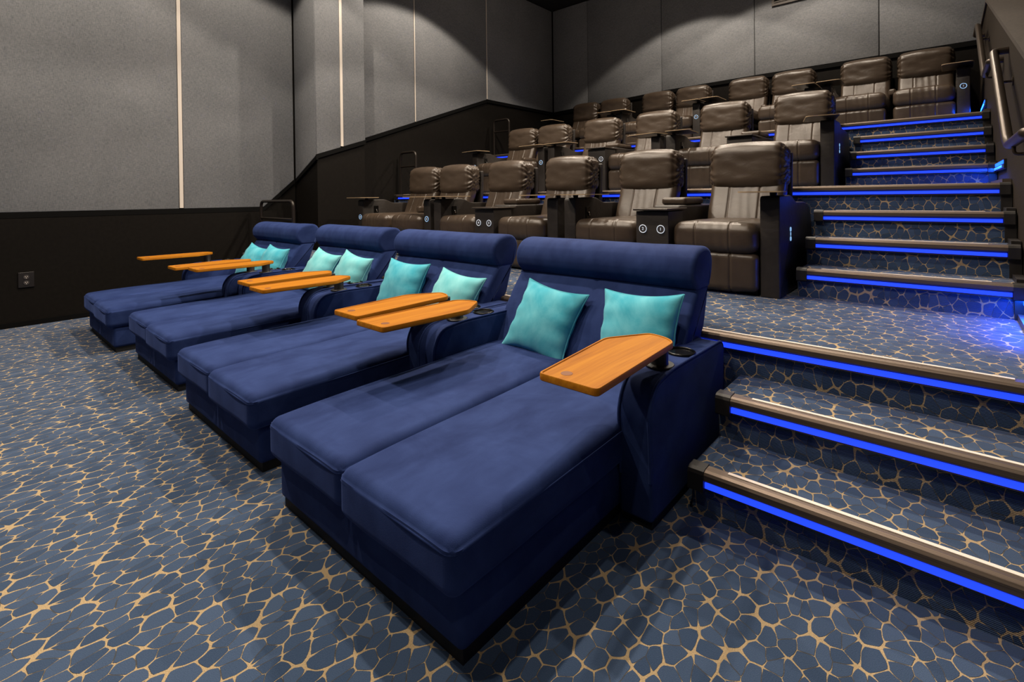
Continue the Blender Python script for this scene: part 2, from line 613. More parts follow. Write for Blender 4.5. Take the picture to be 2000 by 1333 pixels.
def tier(i, name, y, y2, poly, label):
    z = (3, 7, 11)[i] * R
    z0 = max(0.0, z - 0.72 - 0.0)
    mb = MB().add(*plate_uv(poly, lambda p: (p[0], p[1], z0 if i else 0.0), z - (z0 if i else 0.0), (0, 0, 1)))
    o = obj(name, mb.mesh(name, CARPET))
    tag(o, label, kind='structure')
    nosing(o, -5.68 if i else -5.45, 0.985, y, z, -5.60 if i else -5.4, 0.937, -5.5 if i else -5.3, 0.86)
    # black stringer and skirting along the aisle wall
    obj('stringer', boxmesh('stringer', CAPM, (0.945, 0.997, y + 0.004, y + 0.03, z - 0.18, z - 0.002)), o)
    obj('skirting', boxmesh('skirting', BRONZE, (0.955, 0.998, y + 0.05, (y2 - (3 * T if i < 2 else 0.02)) - 0.004, z, z + 0.035)), o)
    return o
tier(0, 'floor', Y1, Y2, [(-6.10, 0.02), (XR - 0.002, 0.02), (XR - 0.002, Y2 + 0.02), (-5.74, Y2 + 0.02), (-5.74, 1.48), (-5.50, 1.47), (-5.50, 0.72), (-6.10, 0.72)], 'lowest carpeted tier, carrying the front recliner row')
tier(1, 'floor', Y2, Y3, [(-5.74, Y2 + 0.0202), (XR - 0.002, Y2 + 0.0202), (XR - 0.002, Y3 + 0.02), (-5.74, Y3 + 0.02)], 'middle carpeted tier, carrying the second recliner row')
tier(2, 'floor', Y3, BACK, [(-5.74, Y3 + 0.0202), (XR - 0.002, Y3 + 0.0202), (XR - 0.002, BACK - 0.01), (-5.74, BACK - 0.01)], 'top carpeted tier, carrying the back recliner row')

def flight(label, first, ys, yend, zbase):
    t = thing('stair_flight', label, 'stairs', (0, 0, 0), kind='structure')
    for k, y in enumerate(ys):
        z = zbase + (k + 1) * R
        zb = zbase if k == 0 else zbase + k * R - 0.0
        y2 = yend
        # a solid carpeted step with a softly coved foot
        prof = [(y + 0.02, zb), (y + 0.02, z - 0.03), (y + 0.026, z - 0.006), (y + 0.045, z), (y2, z), (y2, zb)]
        st = obj('carpeted_step', MB().add(*loft(prof, XL, XR - 0.003, 0.012, 3)).mesh('carpeted_step', CARPET, 40), t)
        nosing(st, -0.052, 0.985, y, z, 0.0, 0.936, 0.077, 0.86)
        obj('stringer', boxmesh('stringer', CAPM, (0.945, 0.996, y + 0.006, y + 0.03, zb, z - 0.002)), st)
        obj('stringer', boxmesh('stringer', CAPM, (0.955, 0.996, y + 0.045, y + (0.27 if k < len(ys) - 1 else T - 0.01), z, z + 0.03)), st)
    return t
flight('lowest pair of carpeted steps, right of the nearest blue chaise', 1, [-2 * T1, -T1], 0.019, 0.0)
flight('middle flight of three carpeted steps with blue lit edges, beside the front recliners', 4, [Y2 - 3 * T, Y2 - 2 * T, Y2 - T], Y2 + 0.019, 0.54)
flight('topmost flight of three carpeted steps with blue lit edges, below the back row', 8, [Y3 - 3 * T, Y3 - 2 * T, Y3 - T], Y3 + 0.019, 1.26)

# ------------------------------------------------------------------ walls
ZT = 5.25
def wall_strip(name, pts_bottom, ztop, axis, plane, thick, m, parent, side):
    """wall piece in a vertical plane whose lower edge follows pts (a,z)"""
    poly = list(pts_bottom) + [(pts_bottom[-1][0], ztop), (pts_bottom[0][0], ztop)]
    if axis == 'x':
        VF = plate_uv(poly, lambda p: (plane, p[0], p[1]), thick, (side, 0, 0))
    else:
        VF = plate_uv(poly, lambda p: (p[0], plane, p[1]), thick, (0, side, 0))
    return obj(name, MB().add(*VF).mesh(name, m), parent)

def panel(parent, bottom, axis, plane, side, ztop=ZT - 0.02):
    """stretched fabric panel, 3 cm proud, rounded edges"""
    a0, a1 = bottom[0][0], bottom[-1][0]
    poly = list(bottom) + [(a1, ztop), (a0, ztop)]
    ins = 0.008
    N_ = poly_normals(poly)
    rings_ = [(0.0, 0.0), (0.022, 0.0), (0.029, 0.003), (0.032, ins)]
    V, F = [], []
    n = len(poly)
    for d, o in rings_:
        for p, q in zip(poly, N_):
            a, z = p[0] - q.x * o, p[1] - q.y * o
            V.append((plane + side * d, a, z) if axis == 'x' else (a, plane + side * d, z))
    for k in range(len(rings_) - 1):
        for i in range(n):
            j = (i + 1) % n
            F.append((k * n + i, k * n + j, (k + 1) * n + j, (k + 1) * n + i))
    F.append(tuple((len(rings_) - 1) * n + i for i in range(n)))
    return obj('fabric_panel', MB().add(V, F).mesh('fabric_panel', FABRIC, 50), parent)

# left wall: front part x=-6.13, pilaster x=-5.53 (y .73..1.47), rear part x=-5.75
WL = obj('wall_left', boxmesh('wall_left', WAINSCOT, (-6.33, -6.16, -7, 0.74, -0.05, ZT), (-6.33, -5.56, 0.76, 1.47, -0.05, ZT), (-6.33, -5.78, 1.47, 6.5, -0.05, ZT)))
tag(WL, 'left wall, black below and grey fabric above', kind='structure')
def bottom_at(y, pts):
    for (a, za), (b, zb) in zip(pts, pts[1:]):
        if a - 1e-9 <= y <= b + 1e-9:
            return za + (zb - za) * (y - a) / (b - a)
    return pts[-1][1]
def cut(pts, a, b):
    return [(a, bottom_at(a, pts))] + [p for p in pts if a < p[0] < b] + [(b, bottom_at(b, pts))]
E1 = [(-7.0, 1.12), (0.30, 1.12), (0.725, 1.50)]
E2 = [(0.73, 1.80), (1.475, 2.05)]
E3 = [(1.47, 2.06), (4.2, 3.04), (6.25, 3.04)]
for a, b in ((-6.99, -3.4), (-3.36, -0.66), (-0.615, 0.715)):
    panel(WL, cut(E1, a, b), 'x', -6.16, 1)
for a, b in ((0.735, 1.085), (1.125, 1.468)):
    panel(WL, cut(E2, a, b), 'x', -5.56, 1)
for a, b in ((1.48, 2.515), (2.54, 4.185), (4.205, 6.235)):
    panel(WL, cut(E3, a, b), 'x', -5.78, 1)
panel(WL, [(-6.12, 1.50), (-5.535, 1.79)], 'y', 0.76, -1)
for y, x, e in ((-3.38, -6.16, E1), (-0.6375, -6.16, E1), (1.105, -5.56, E2), (2.5275, -5.78, E3), (4.195, -5.78, E3)):
    w = 0.019 if y < 2 else 0.0085
    z0 = bottom_at(y, e)
    obj('batten', boxmesh('batten', BATTEN, (x + 0.0, x + 0.034, y - w, y + w, z0 + 0.01, ZT - 0.02)), WL, label='pale upright batten between fabric panels')
def trim_band(pts, x, name='trim'):
    n = len(pts)
    poly = [(a, z + 0.004) for a, z in pts] + [(a, z - 0.055) for a, z in reversed(pts)]
    return plate_uv(poly, lambda p: (x, p[0], p[1]), 0.028, (1, 0, 0))
tb = MB().add(*trim_band(E1, -6.16)).add(*trim_band(E2, -5.56)).add(*trim_band(E3, -5.78))
tb.add(*plate_uv([(-6.13, 1.45), (-5.53, 1.735), (-5.53, 1.795), (-6.13, 1.505)], lambda p: (p[0], 0.76, p[1]), 0.028, (0, -1, 0)))
obj('trim_rail', tb.mesh('trim_rail', BLACK), WL)
# lower wall skins down to the tiers (dark painted boards)
obj('wainscot', boxmesh('wainscot', WAINSCOT, (-6.16, -6.135, -7, 0.735, 0.0, 1.07)), WL)
obj('baseboard_left', boxmesh('baseboard_left', BLACK, (-6.16, -6.12, -7, -0.02, 0.0, 0.05)), None)
bpy.data.objects['baseboard_left']['kind'] = 'structure'

WB = obj('wall_back', boxmesh('wall_back', WAINSCOT, (-6.3, 2.6, BACK + 0.03, BACK + 0.2, 1.9, ZT)))
tag(WB, 'back wall, grey fabric above a black strip behind the top row', kind='structure')
def zb(x):
    return 3.04 + (3.15 - 3.04) * min(1.0, (x + 5.75) / 2.9)
XS = [-5.735, -4.86, -3.26, -1.665, -0.03, 1.6]
for k in range(len(XS) - 1):
    a, b = XS[k] + 0.004, XS[k + 1] - 0.004
    panel(WB, [(a, zb(a)), (b, zb(b))], 'y', BACK + 0.03, -1)
obj('trim_rail', MB().add(*plate_uv([(-5.75, 2.98), (-2.85, 3.09), (1.6, 3.09), (1.6, 3.154), (-2.85, 3.154), (-5.75, 3.044)], lambda p: (p[0], BACK + 0.03, p[1]), 0.026, (0, -1, 0))).mesh('trim_rail', BLACK), WB)

# aisle wall on the right: a stepped half wall with a sloping cap, upper wall set back
HW = [(-0.35, 1.29), (1.43, 1.965), (4.57, 3.15), (6.24, 3.15)]
WR = obj('wall_right', MB().add(*plate_uv([(-0.35, 0.0)] + HW + [(6.24, 0.0)], lambda p: (1.0, p[0], p[1]), 0.16, (1, 0, 0))).mesh('wall_right', STUCCO))
tag(WR, 'brown aisle wall right of the stairs with a sloping cap', kind='structure')
cap = [(a, z) for a, z in HW] + [(a, z + 0.035) for a, z in reversed(HW)]
obj('cap_rail', MB().add(*plate_uv(cap, lambda p: (0.985, p[0], p[1]), 0.30, (1, 0, 0))).mesh('cap_rail', make_speckle('brown_cap', (0.022, 0.016, 0.012), (0.040, 0.030, 0.023), 0.7, 60)), WR)
UP = [(-0.35, 1.0), (6.24, 1.0)]
WU = obj('wall_right', boxmesh('wall_right', make_speckle('dark_brown_wall', (0.010, 0.0075, 0.0055), (0.022, 0.017, 0.013), 0.9, 40, 0.1), (1.27, 1.45, -0.35, 6.24, 0.0, ZT)))
tag(WU, 'upper wall set back above the aisle half wall', kind='structure')
panel(WU, [(0.2, 2.25), (1.4, 2.62), (4.0, 3.24), (6.2, 3.5)], 'x', 1.27, -1)
obj('ledge', MB().add(*plate_uv([(3.9, 2.63), (6.1, 2.93), (6.1, 2.945), (3.9, 2.645)], lambda p: (1.2, p[0], p[1]), 0.07, (1, 0, 0))).mesh('ledge', TRAYEDGE), WU)
CE = obj('ceiling', boxmesh('ceiling', mat('ceiling_black', (0.015, 0.014, 0.014), 0.9), (-6.3, 2.6, -7, 6.5, ZT, ZT + 0.1)))
tag(CE, 'black ceiling above the auditorium', kind='structure')

# ------------------------------------------------------------------ chaise loungers (local origin at floor, x centre -> 0)
CX = -0.7775
def gauss(x, w):
    return math.exp(-(x / w) ** 2)

def cushion_deform(q, d, h):
    # crowned top, drooping front edge, soft front corners
    u, v = q.x / h[0], q.y / h[1]
    if d.z > 0.3:
        q = q + Vector((0, 0, 0.016 * (1 - u ** 4) * (1 - abs(v) ** 6) + 0.008 * v))
    nz = noise.noise(Vector((q.x * 4, q.y * 3, q.z * 4)))
    q = q + d * 0.004 * nz
    # welt line around the upper edge
    return q

def chaise_meshes():
    M = {}
    M['base'] = MB().add(*moved(rbox(1.055, 1.585, 0.17, 0.022, (8, 8, 3)), (0, -0.8075, 0.125))).mesh('base', VELVET, 60)
    M['plinth'] = boxmesh('plinth', PLINTH, (-0.515, 0.515, -1.585, -0.03, 0.0, 0.045))
    M['cush'] = MB().add(*rbox(0.548, 1.45, 0.165, 0.040, (14, 30, 3), cushion_deform, 4)).mesh('seat_cushion', VELVET, 80)
    # piping of the seat cushion, just below its crown
    p = smooth_poly([(-0.2705, -0.7215), (0.2705, -0.7215), (0.2705, 0.7215), (-0.2705, 0.7215)], 0.040, 5)
    M['cpipe'] = MB().add(*tube([(x, y, 0.048 + 0.008 * y / 0.72) for x, y in p], 0.0045, 6, True)).mesh('piping', VELVET, 80)
    # backrest below, rolled headrest above
    back = smooth_poly([(-0.065, 0.765), (-0.205, 0.60), (-0.345, 0.34), (-0.03, 0.33), (-0.03, 0.53), (0.005, 0.56), (0.075, 0.765)], [0.02, 0.05, 0.03, 0.03, 0.01, 0.02, 0.02], 3)
    back_in = back
    def belly(v):
        x, y, z = v
        if y < -0.03:
            s = gauss(x, 0.012) * 0.010 + 0.012 * gauss((z - 0.60), 0.014) * 0.8
            y = y + s - 0.010 * (1 - (x / 0.55) ** 2)
        return (x, y, z)
    M['back'] = MB().add(*loft(back, -0.560, 0.560, 0.022, 4, 'x', 41, belly)).mesh('backrest', VELVET, 50)
    head = smooth_poly([(-0.070, 0.748), (-0.125, 0.80), (-0.130, 0.88), (-0.075, 0.945), (0.02, 0.962), (0.10, 0.945), (0.135, 0.885), (0.115, 0.80), (0.080, 0.745)], [0.015, 0.04, 0.05, 0.05, 0.05, 0.05, 0.05, 0.05, 0.006], 3)
    def wob(v):
        x, y, z = v
        k = 0.004 * noise.noise(Vector((x * 5, y * 6, z * 6)))
        return (x, y - k, z + k)
    M['head'] = MB().add(*loft(head, -0.562, 0.562, 0.026, 5, 'x', 12, wob)).mesh('headrest', VELVET, 60)
    M['hpipe'] = MB().add(*tube([(-0.55, -0.078, 0.748), (0.0, -0.083, 0.748), (0.55, -0.078, 0.748)], 0.005, 6)).mesh('piping', VELVET, 80)
    arm = smooth_poly([(-0.03, 0.03), (-0.03, 0.525), (-0.60, 0.538), (-0.755, 0.52), (-0.812, 0.43), (-0.80, 0.26), (-0.80, 0.03)], [0.02, 0.06, 0.1, 0.10, 0.14, 0.1, 0.015], 5)
    M['arm'] = MB().add(*loft(arm, -0.0675, 0.0675, 0.016, 4, 'x', 3)).mesh('armrest', VELVET, 50)
    pp = MB()
    seq = [p for p in arm if p[1] > 0.06 and not (p[0] > -0.2 and p[1] < 0.45)]
    for s in (-1, 1):
        pp.add(*tube([(s * 0.060, y, z) for y, z in seq], 0.0062, 6))
    M['apipe'] = pp.mesh('piping', VELVET, 80)
    M['aplinth'] = boxmesh('plinth', PLINTH, (-0.058, 0.058, -0.785, -0.04, 0.0, 0.032))
    cup = MB().add(*lathe([(0.0, 0.0015), (0.050, 0.0015), (0.053, 0.002), (0.053, 0.007), (0.057, 0.010), (0.061, 0.008), (0.062, 0.004), (0.062, -0.02)], 28))
    M['cup'] = cup.mesh('cup_holder', GLOSS, 60)
    # tray: flat board with one angled end, raised rim
    out = smooth_poly([(-0.115, -0.345), (0.105, -0.345), (0.082, 0.245), (0.035, 0.285), (-0.045, 0.305), (-0.155, 0.13)], [0.02, 0.02, 0.05, 0.04, 0.03, 0.03], 4)
    V, F = [], []
    Nn = poly_normals(out)
    n = len(out)
    prof = [(0.003, -0.012), (0.0, -0.009), (0.0, 0.009), (0.002, 0.012), (0.0075, 0.012), (0.0095, 0.0085)]
    for o_, z in prof:
        for p, q in zip(out, Nn):
            V.append((p[0] - q.x * o_, p[1] - q.y * o_, z))
    for k in range(len(prof) - 1):
        for i in range(n):
            j = (i + 1) % n
            F.append((k * n + i, k * n + j, (k + 1) * n + j, (k + 1) * n + i))
    F.append(tuple(range(n)))
    F.append(tuple((len(prof) - 1) * n + i for i in range(n)))
    M['tray'] = MB().add(V, F).mesh('tray_table', WOOD, 35)
    M['trayL'] = MB().add([(-x, y, z) for x, y, z in V], F).mesh('tray_table', WOOD, 35)
    M['inlay'] = MB().add(*lathe([(0.0, 0.0092), (0.019, 0.0092), (0.0195, 0.0085)], 20)).mesh('inlay', INLAY)
    post = MB().add(*lathe([(0.058, 0.0), (0.058, 0.005), (0.055, 0.008), (0.036, 0.009), (0.034, 0.012), (0.034, 0.098), (0.0, 0.098)], 20))
    M['post'] = post.mesh('tray_post', POST, 40)
    return M
CM = chaise_meshes()

def chaise(dx, dy, label, tray_adj=((0, 0, 0), (0, 0, 0))):
    t = thing('chaise_lounge', label, 'chaise', (CX + dx, dy, 0), group='blue velvet double chaises')
    obj('base', CM['base'], t)
    obj('plinth', CM['plinth'], t)
    for s in (-1, 1):
        c = obj('seat_cushion', CM['cush'], t, (s * 0.2755, -0.912 - (0.012 if s > 0 else 0.0), 0.2855))
        obj('piping', CM['cpipe'], c)
    b = obj('backrest', CM['back'], t)
    h = obj('headrest', CM['head'], t)
    obj('piping', CM['hpipe'], h)
    for s in (-1, 1):
        a = obj('armrest', CM['arm'], t, (s * 0.5965, 0, 0))
        obj('piping', CM['apipe'], a)
        obj('plinth', CM['aplinth'], a)
        obj('cup_holder', CM['cup'], a, (0.0, -0.375, 0.534))
        ta = tray_adj[0 if s < 0 else 1]
        px, py = s * 0.5965, -0.585
        cx = s * 0.5965 - (-0.11 if s < 0 else 0.0) + ta[0]
        tr = obj('tray_table', CM['tray'] if s > 0 else CM['trayL'], t, (cx, -0.875 + ta[1], 0.643), (0, 0, ta[2]), label='orange-brown wooden swivel tray')
        obj('inlay', CM['inlay'], tr, (-s * 0.045, -0.285, 0.0), label='round brown inlay')
        pp = obj('tray_post', CM['post'], a, (0, py, 0.535))
    return t
chaise(0, 0, 'navy velvet double chaise nearest the camera, beside the carpeted steps')
chaise(-1.345, 0.04, 'navy velvet double chaise second from the steps, between the nearest one and the third')
chaise(-2.73, 0.08, 'navy velvet double chaise third from the steps')
chaise(-4.07, 0.0, 'farthest navy velvet double chaise, next to the black left wall')

# ------------------------------------------------------------------ pillows
def pillow_mesh(m, seed, size=0.41, thick=0.092):
    n = 26
    h = size / 2
    V, F, D = [], [], {}
    rnd = Vector((seed * 3.1, seed * 1.7, 0))
    def pt(i, j, s):
        u, v = -1 + 2 * i / n, -1 + 2 * j / n
        u, v = math.sin(u * math.pi / 2 * 0.98) / math.sin(math.pi / 2 * 0.98), math.sin(v * math.pi / 2 * 0.98) / math.sin(math.pi / 2 * 0.98)
        x = u * h * (1 - 0.12 * (1 - v * v) * abs(u) ** 3)
        z = v * h * (1 - 0.12 * (1 - u * u) * abs(v) ** 3)
        w = (max(0, 1 - u * u) ** 0.55) * (max(0, 1 - v * v) ** 0.55)
        # puckers running in from the seams
        pk = 0.014 * (abs(u) ** 3 * math.sin(v * 13 + seed) * (1 - v * v) + abs(v) ** 3 * 0.6 * math.sin(u * 11 + seed * 2) * (1 - u * u))
        pk += 0.010 * noise.noise(Vector((x * 9, z * 9, s)) + rnd) * w
        return (x, s * (0.004 + thick * w + pk * (w ** 0.5)), z)
    for s in (-1, 1):
        for i in range(n + 1):
            for j in range(n + 1):
                D[(s, i, j)] = len(V)
                V.append(pt(i, j, s))
        for i in range(n):
            for j in range(n):
                f = (D[(s, i, j)], D[(s, i + 1, j)], D[(s, i + 1, j + 1)], D[(s, i, j + 1)])
                F.append(f if s < 0 else f[::-1])
    rim = [(i, 0) for i in range(n)] + [(n, j) for j in range(n)] + [(i, n) for i in range(n, 0, -1)] + [(0, j) for j in range(n, 0, -1)]
    for k in range(len(rim)):
        a, b = rim[k], rim[(k + 1) % len(rim)]
        F.append((D[(-1, *a)], D[(1, *a)], D[(1, *b)], D[(-1, *b)]))
    pipe = MB().add(*tube([(V[D[(-1, *q)]][0], 0, V[D[(-1, *q)]][2]) for q in rim], 0.005, 6, True))
    return new_mesh('throw_pillow', V, F, m, 80), pipe.mesh('piping', m, 80)
PL = [  # x, y, z, lean, roll, yaw, material, label
    (-0.985, -0.295, 0.530, -30, 8, 4, TEAL, 'teal velvet pillow, left one on the nearest chaise'),
    (-0.425, -0.300, 0.555, -24, -3, 0, TEAL, 'teal velvet pillow, right one on the nearest chaise behind the wooden tray'),
    (-2.33, -0.265, 0.555, -24, 3, 8, TEAL, 'deep teal pillow, left one on the second chaise from the steps'),
    (-1.77, -0.275, 0.530, -30, 6, 4, MINT, 'pale mint pillow, right one on the second chaise from the steps'),
    (-3.62, -0.235, 0.550, -28, 8, 4, MINT, 'pale mint pillow, left one on the third chaise from the steps'),
    (-3.10, -0.235, 0.555, -24, 8, 4, MINT, 'pale mint pillow, right one on the third chaise from the steps'),
    (-4.93, -0.310, 0.530, -26, 8, 10, TEAL, 'teal pillow, left one on the farthest chaise'),
    (-4.46, -0.310, 0.545, -24, 4, 4, TEAL, 'teal pillow, right one on the farthest chaise'),
]
for k, (x, y, z, le, ro, ya, m, lab) in enumerate(PL):
    me, pm = pillow_mesh(m, k + 1)
    Mx = Matrix.Translation((x, y, z)) @ Matrix.Rotation(math.radians(ya), 4, 'Z') @ Matrix.Rotation(math.radians(le), 4, 'X') @ Matrix.Rotation(math.radians(ro), 4, 'Y')
    o = obj('throw_pillow', me)
    o.matrix_world = Mx
    tag(o, lab, 'pillow', 'pillows on the blue chaises')
    obj('piping', pm, o)

SEAMS = (-0.133, -0.124, -0.119, -0.115, -0.111, -0.106, -0.097, 0.097, 0.106, 0.111, 0.115, 0.119, 0.124, 0.133)
# ------------------------------------------------------------------ recliners (origin: seat centre, tier front edge, tier floor)
def seat_deform(q, d, h):
    a = 0.0
    for xs in (-0.115, 0.115):
        a -= 0.0045 * gauss(q.x - xs, 0.005) - 0.002 * gauss(abs(q.x - xs) - 0.013, 0.006)
    u = abs(q.x) / h[0]
    a += 0.012 * (1 - u ** 2) * (1.0 if d.z > 0.2 or d.y < -0.2 else 0.0)
    a += 0.0016 * math.sin(q.x * 95 + q.y * 9 + q.z * 7) * gauss(q.x - 0.03, 0.10) * (1 if d.y < 0.3 else 0)
    a += 0.004 * noise.noise(Vector((q.x * 7, q.y * 5, q.z * 7)))
    return q + d * a

def head_deform(q, d, h):
    u = abs(q.x) / h[0]
    ang = math.atan2(q.z / h[2], q.y / h[1])
    e = u ** 5
    a = -0.010 * e + 0.0105 * (u ** 6) * math.sin(ang * 17 + 2 * math.sin(q.z * 30))
    if u > 0.80:
        a -= 0.012 * gauss(u - 0.90, 0.022)
    a += 0.018 * (1 - u ** 2) * (1 if d.y < -0.1 else 0.3)
    a += 0.004 * noise.noise(Vector((q.x * 8, q.y * 8, q.z * 14)))
    return q + d * a

def recl_meshes():
    M = {}
    M['seat'] = MB().add(*moved(rbox(0.578, 0.66, 0.20, 0.066, (30, 10, 3), seat_deform, 4, SEAMS), (0, 1.325, 0.378))).mesh('seat_cushion', LEATHER, 80)
    M['foot'] = MB().add(*moved(rbox(0.572, 0.09, 0.255, 0.040, (30, 3, 8), seat_deform, 4, SEAMS), (0, 1.058, 0.152))).mesh('footrest', LEATHER, 80)
    def back_d(q, d, h):
        return seat_deform(q, d, h)
    M['back'] = MB().add(*moved(rbox(0.560, 0.15, 0.50, 0.055, (30, 3, 12), back_d, 4, SEAMS), (0, 1.80, 0.635), rx=-0.40)).mesh('backrest', LEATHER, 80)
    M['head'] = MB().add(*moved(rbox(0.590, 0.245, 0.365, 0.085, (38, 5, 16), head_deform, 5), (0, 1.865, 0.895), rx=-0.05)).mesh('headrest', LEATHER, 80)
    M['shell'] = MB().add(*moved(rbox(0.575, 0.045, 0.90, 0.018, (4, 2, 6)), (0, 1.985, 0.56), rx=-0.05)).mesh('back_panel', VINYL, 60)
    M['base'] = boxmesh('base', VINYL, (-0.26, 0.26, 1.11, 1.93, 0.0, 0.29))
    prof = smooth_poly([(1.045, 0.0), (1.045, 0.660), (1.38, 0.665), (1.50, 0.615), (1.80, 0.615), (1.97, 0.575), (2.035, 0.44), (2.03, 0.2), (1.90, 0.06), (1.62, 0.0)], [0.006, 0.03, 0.05, 0.05, 0.08, 0.08, 0.08, 0.1, 0.1, 0.1], 4)
    M['arm'] = MB().add(*loft(prof, -0.059, 0.059, 0.010, 3)).mesh('side_panel', VINYL, 40)
    tp = smooth_poly([(-0.135, -0.20), (0.135, -0.20), (0.135, 0.22), (-0.135, 0.22)], [0.05, 0.05, 0.03, 0.03], 4)
    M['tray'] = MB().add(*plate_uv(tp, lambda p: (p[0], p[1], 0.0), 0.007, (0, 0, 1))).mesh('tray_table', TRAYTOP)
    Nn = poly_normals(tp)
    V, F = [], []
    n = len(tp)
    for off, z in ((-0.003, 0.0), (-0.003, 0.0075), (0.004, 0.0075), (0.004, 0.0)):
        for p, q in zip(tp, Nn):
            V.append((p[0] - q.x * off, p[1] - q.y * off, z))
    for k in range(4):
        for i in range(n):
            j = (i + 1) % n
            F.append((k * n + i, k * n + j, ((k + 1) % 4) * n + j, ((k + 1) % 4) * n + i))
    M['edge'] = MB().add(V, F).mesh('edge_highlight', TRAYEDGE)
    M['tpost'] = MB().add(*moved(lathe([(0.022, 0.0), (0.022, 0.022), (0.0, 0.022)], 12), (0, 0, 0))).mesh('tray_post', POST, 40)
    M['switch'] = boxmesh('switch_plate', GLOSS, (0, 0.006, -0.032, 0.032, -0.05, 0.05))
    M['toggle'] = MB().add(*moved(rbox(0.012, 0.014, 0.034, 0.005, (2, 2, 2)), (0.010, 0, -0.012), rx=0.3)).mesh('toggle', CHROME, 60)
    M['lens'] = MB().add(*moved(lathe([(0.0, 0.004), (0.026, 0.004), (0.028, 0.0)], 24), (0, 0, 0), rx=math.pi / 2)).mesh('number_badge', SMOKE)
    M['ring'] = MB().add(*moved(ring(0.0285, 0.0028, 28, 6), (0, -0.004, 0), rx=math.pi / 2)).mesh('badge_ring', BADGE, 80)
    M['ringb'] = MB().add(*moved(ring(0.0285, 0.0028, 28, 6), (0, -0.004, 0), rx=math.pi / 2)).mesh('badge_ring', BADGEB, 80)
    M['dig'] = {str(k): text_mesh(str(k), 0.031, 0.0012, BADGE) for k in range(1, 9)}
    pad = MB().add(*moved(rbox(0.20, 0.40, 0.06, 0.025, (6, 8, 2)), (0, 1.56, 0.625))).mesh('armrest_pad', LEATHER, 70)
    M['pad'] = pad
    M['fold'] = MB().add(*moved(rbox(0.075, 0.36, 0.085, 0.024, (3, 8, 2)), (0, 1.62, 0.53))).mesh('folding_armrest', LEATHER, 70)
    return M
RM = recl_meshes()

def badge(parent, loc, digit, blue=False, depth=2):
    b = obj('number_badge', RM['lens'], parent, loc, label='lit round badge with the number ' + digit)
    if depth == 2:
        obj('badge_ring', RM['ringb' if blue else 'ring'], b)
        obj('digit', RM['dig'][digit], b, (0, -0.0055, 0.0), (math.pi / 2, 0, 0))
    return b

def recliner(x, row, label, left=False, right=False, digit=None, fold=False, tr=(0.0, 0.0, 0.0), aisle=False):
    y = (Y1, Y2, Y3)[row]
    z = (0.54, 1.26, 1.98)[row]
    t = thing('recliner', label, 'recliner', (x, y, z), group=('front', 'middle', 'back')[row] + ' row of leather recliners')
    obj('base', RM['base'], t)
    obj('seat_cushion', RM['seat'], t)
    obj('footrest', RM['foot'], t)
    obj('backrest', RM['back'], t)
    obj('headrest', RM['head'], t)
    obj('back_panel', RM['shell'], t)
    for s, on in ((-1, left), (1, right)):
        if not on:
            continue
        a = obj('side_panel', RM['arm'], t, (s * 0.352, 0, 0))
        tb_ = obj('tray_table', RM['tray'], t, (s * 0.352 + tr[0], 1.10 + tr[1], 0.684), (0, 0, tr[2]), label='thin dark swivel tray with a tan painted edge highlight')
        obj('edge_highlight', RM['edge'], tb_)
        obj('tray_post', RM['tpost'], a, (0, 1.14, 0.662))
        if digit:
            badge(a, (0.0, 1.045, 0.44), digit, True)
        if s < 0:
            sw = obj('switch_plate', RM['switch'], a, (0.059, 1.24, 0.53))
            obj('toggle', RM['toggle'], a, (0.062, 1.24, 0.53))
        if aisle:
            mk = MB()
            for dz in (-0.032, 0.032):
                mk.add(*moved(ring(0.013, 0.0035, 20, 6), (0, 0, dz), ry=math.pi / 2))
            mk.add(*box(-0.002, 0.003, -0.004, 0.004, -0.012, 0.012))
            obj('row_marker', mk.mesh('row_marker', BADGEB, 60), a, (0.060, 1.33, 0.40), label='small lit marker of two rings on the aisle side')
    if fold:
        obj('folding_armrest', RM['fold'], t, (fold, 0, 0), label='narrow folding armrest between two seats')
    return t

def console(x, row, label, dl, dr):
    y = (Y1, Y2, Y3)[row]
    z = (0.54, 1.26, 1.98)[row]
    t = thing('console', label, 'console', (x, y, z), group='consoles between paired recliners')
    obj('body', MB().add(*moved(rbox(0.256, 0.26, 0.556, 0.006, (2, 2, 2), None, 2), (0, 1.11, 0.278))).add(*moved(rbox(0.22, 0.70, 0.58, 0.02, (2, 4, 4)), (0, 1.585, 0.305))).mesh('body', VINYL, 50), t)
    obj('table_top', MB().add(*moved(rbox(0.275, 0.36, 0.016, 0.006, (3, 3, 1), None, 2), (0.0, 1.125, 0.569))).mesh('table_top', TRAYTOP, 50), t)
    obj('armrest_pad', RM['pad'], t)
    badge(t, (-0.070, 0.979, 0.425), dl)
    badge(t, (0.070, 0.979, 0.425), dr)
    return t

ORD = ['first', 'second', 'third', 'fourth', 'fifth', 'sixth', 'seventh', 'eighth']
def rlabel(row, k, n):
    nm = ('front', 'middle', 'back')[row]
    if k == 0:
        return {0: 'brown-black leather recliner at the aisle end of the front row, beside the middle stair flight',
                1: 'brown-black leather recliner at the aisle end of the middle row, beside the top stair flight',
                2: 'brown-black leather recliner at the right end of the back row, above the top stair flight'}[row]
    if k == n - 1:
        return 'brown-black leather recliner at the far left end of the %s row' % nm
    return 'brown-black leather recliner, %s from the right in the %s row' % (ORD[k], nm)

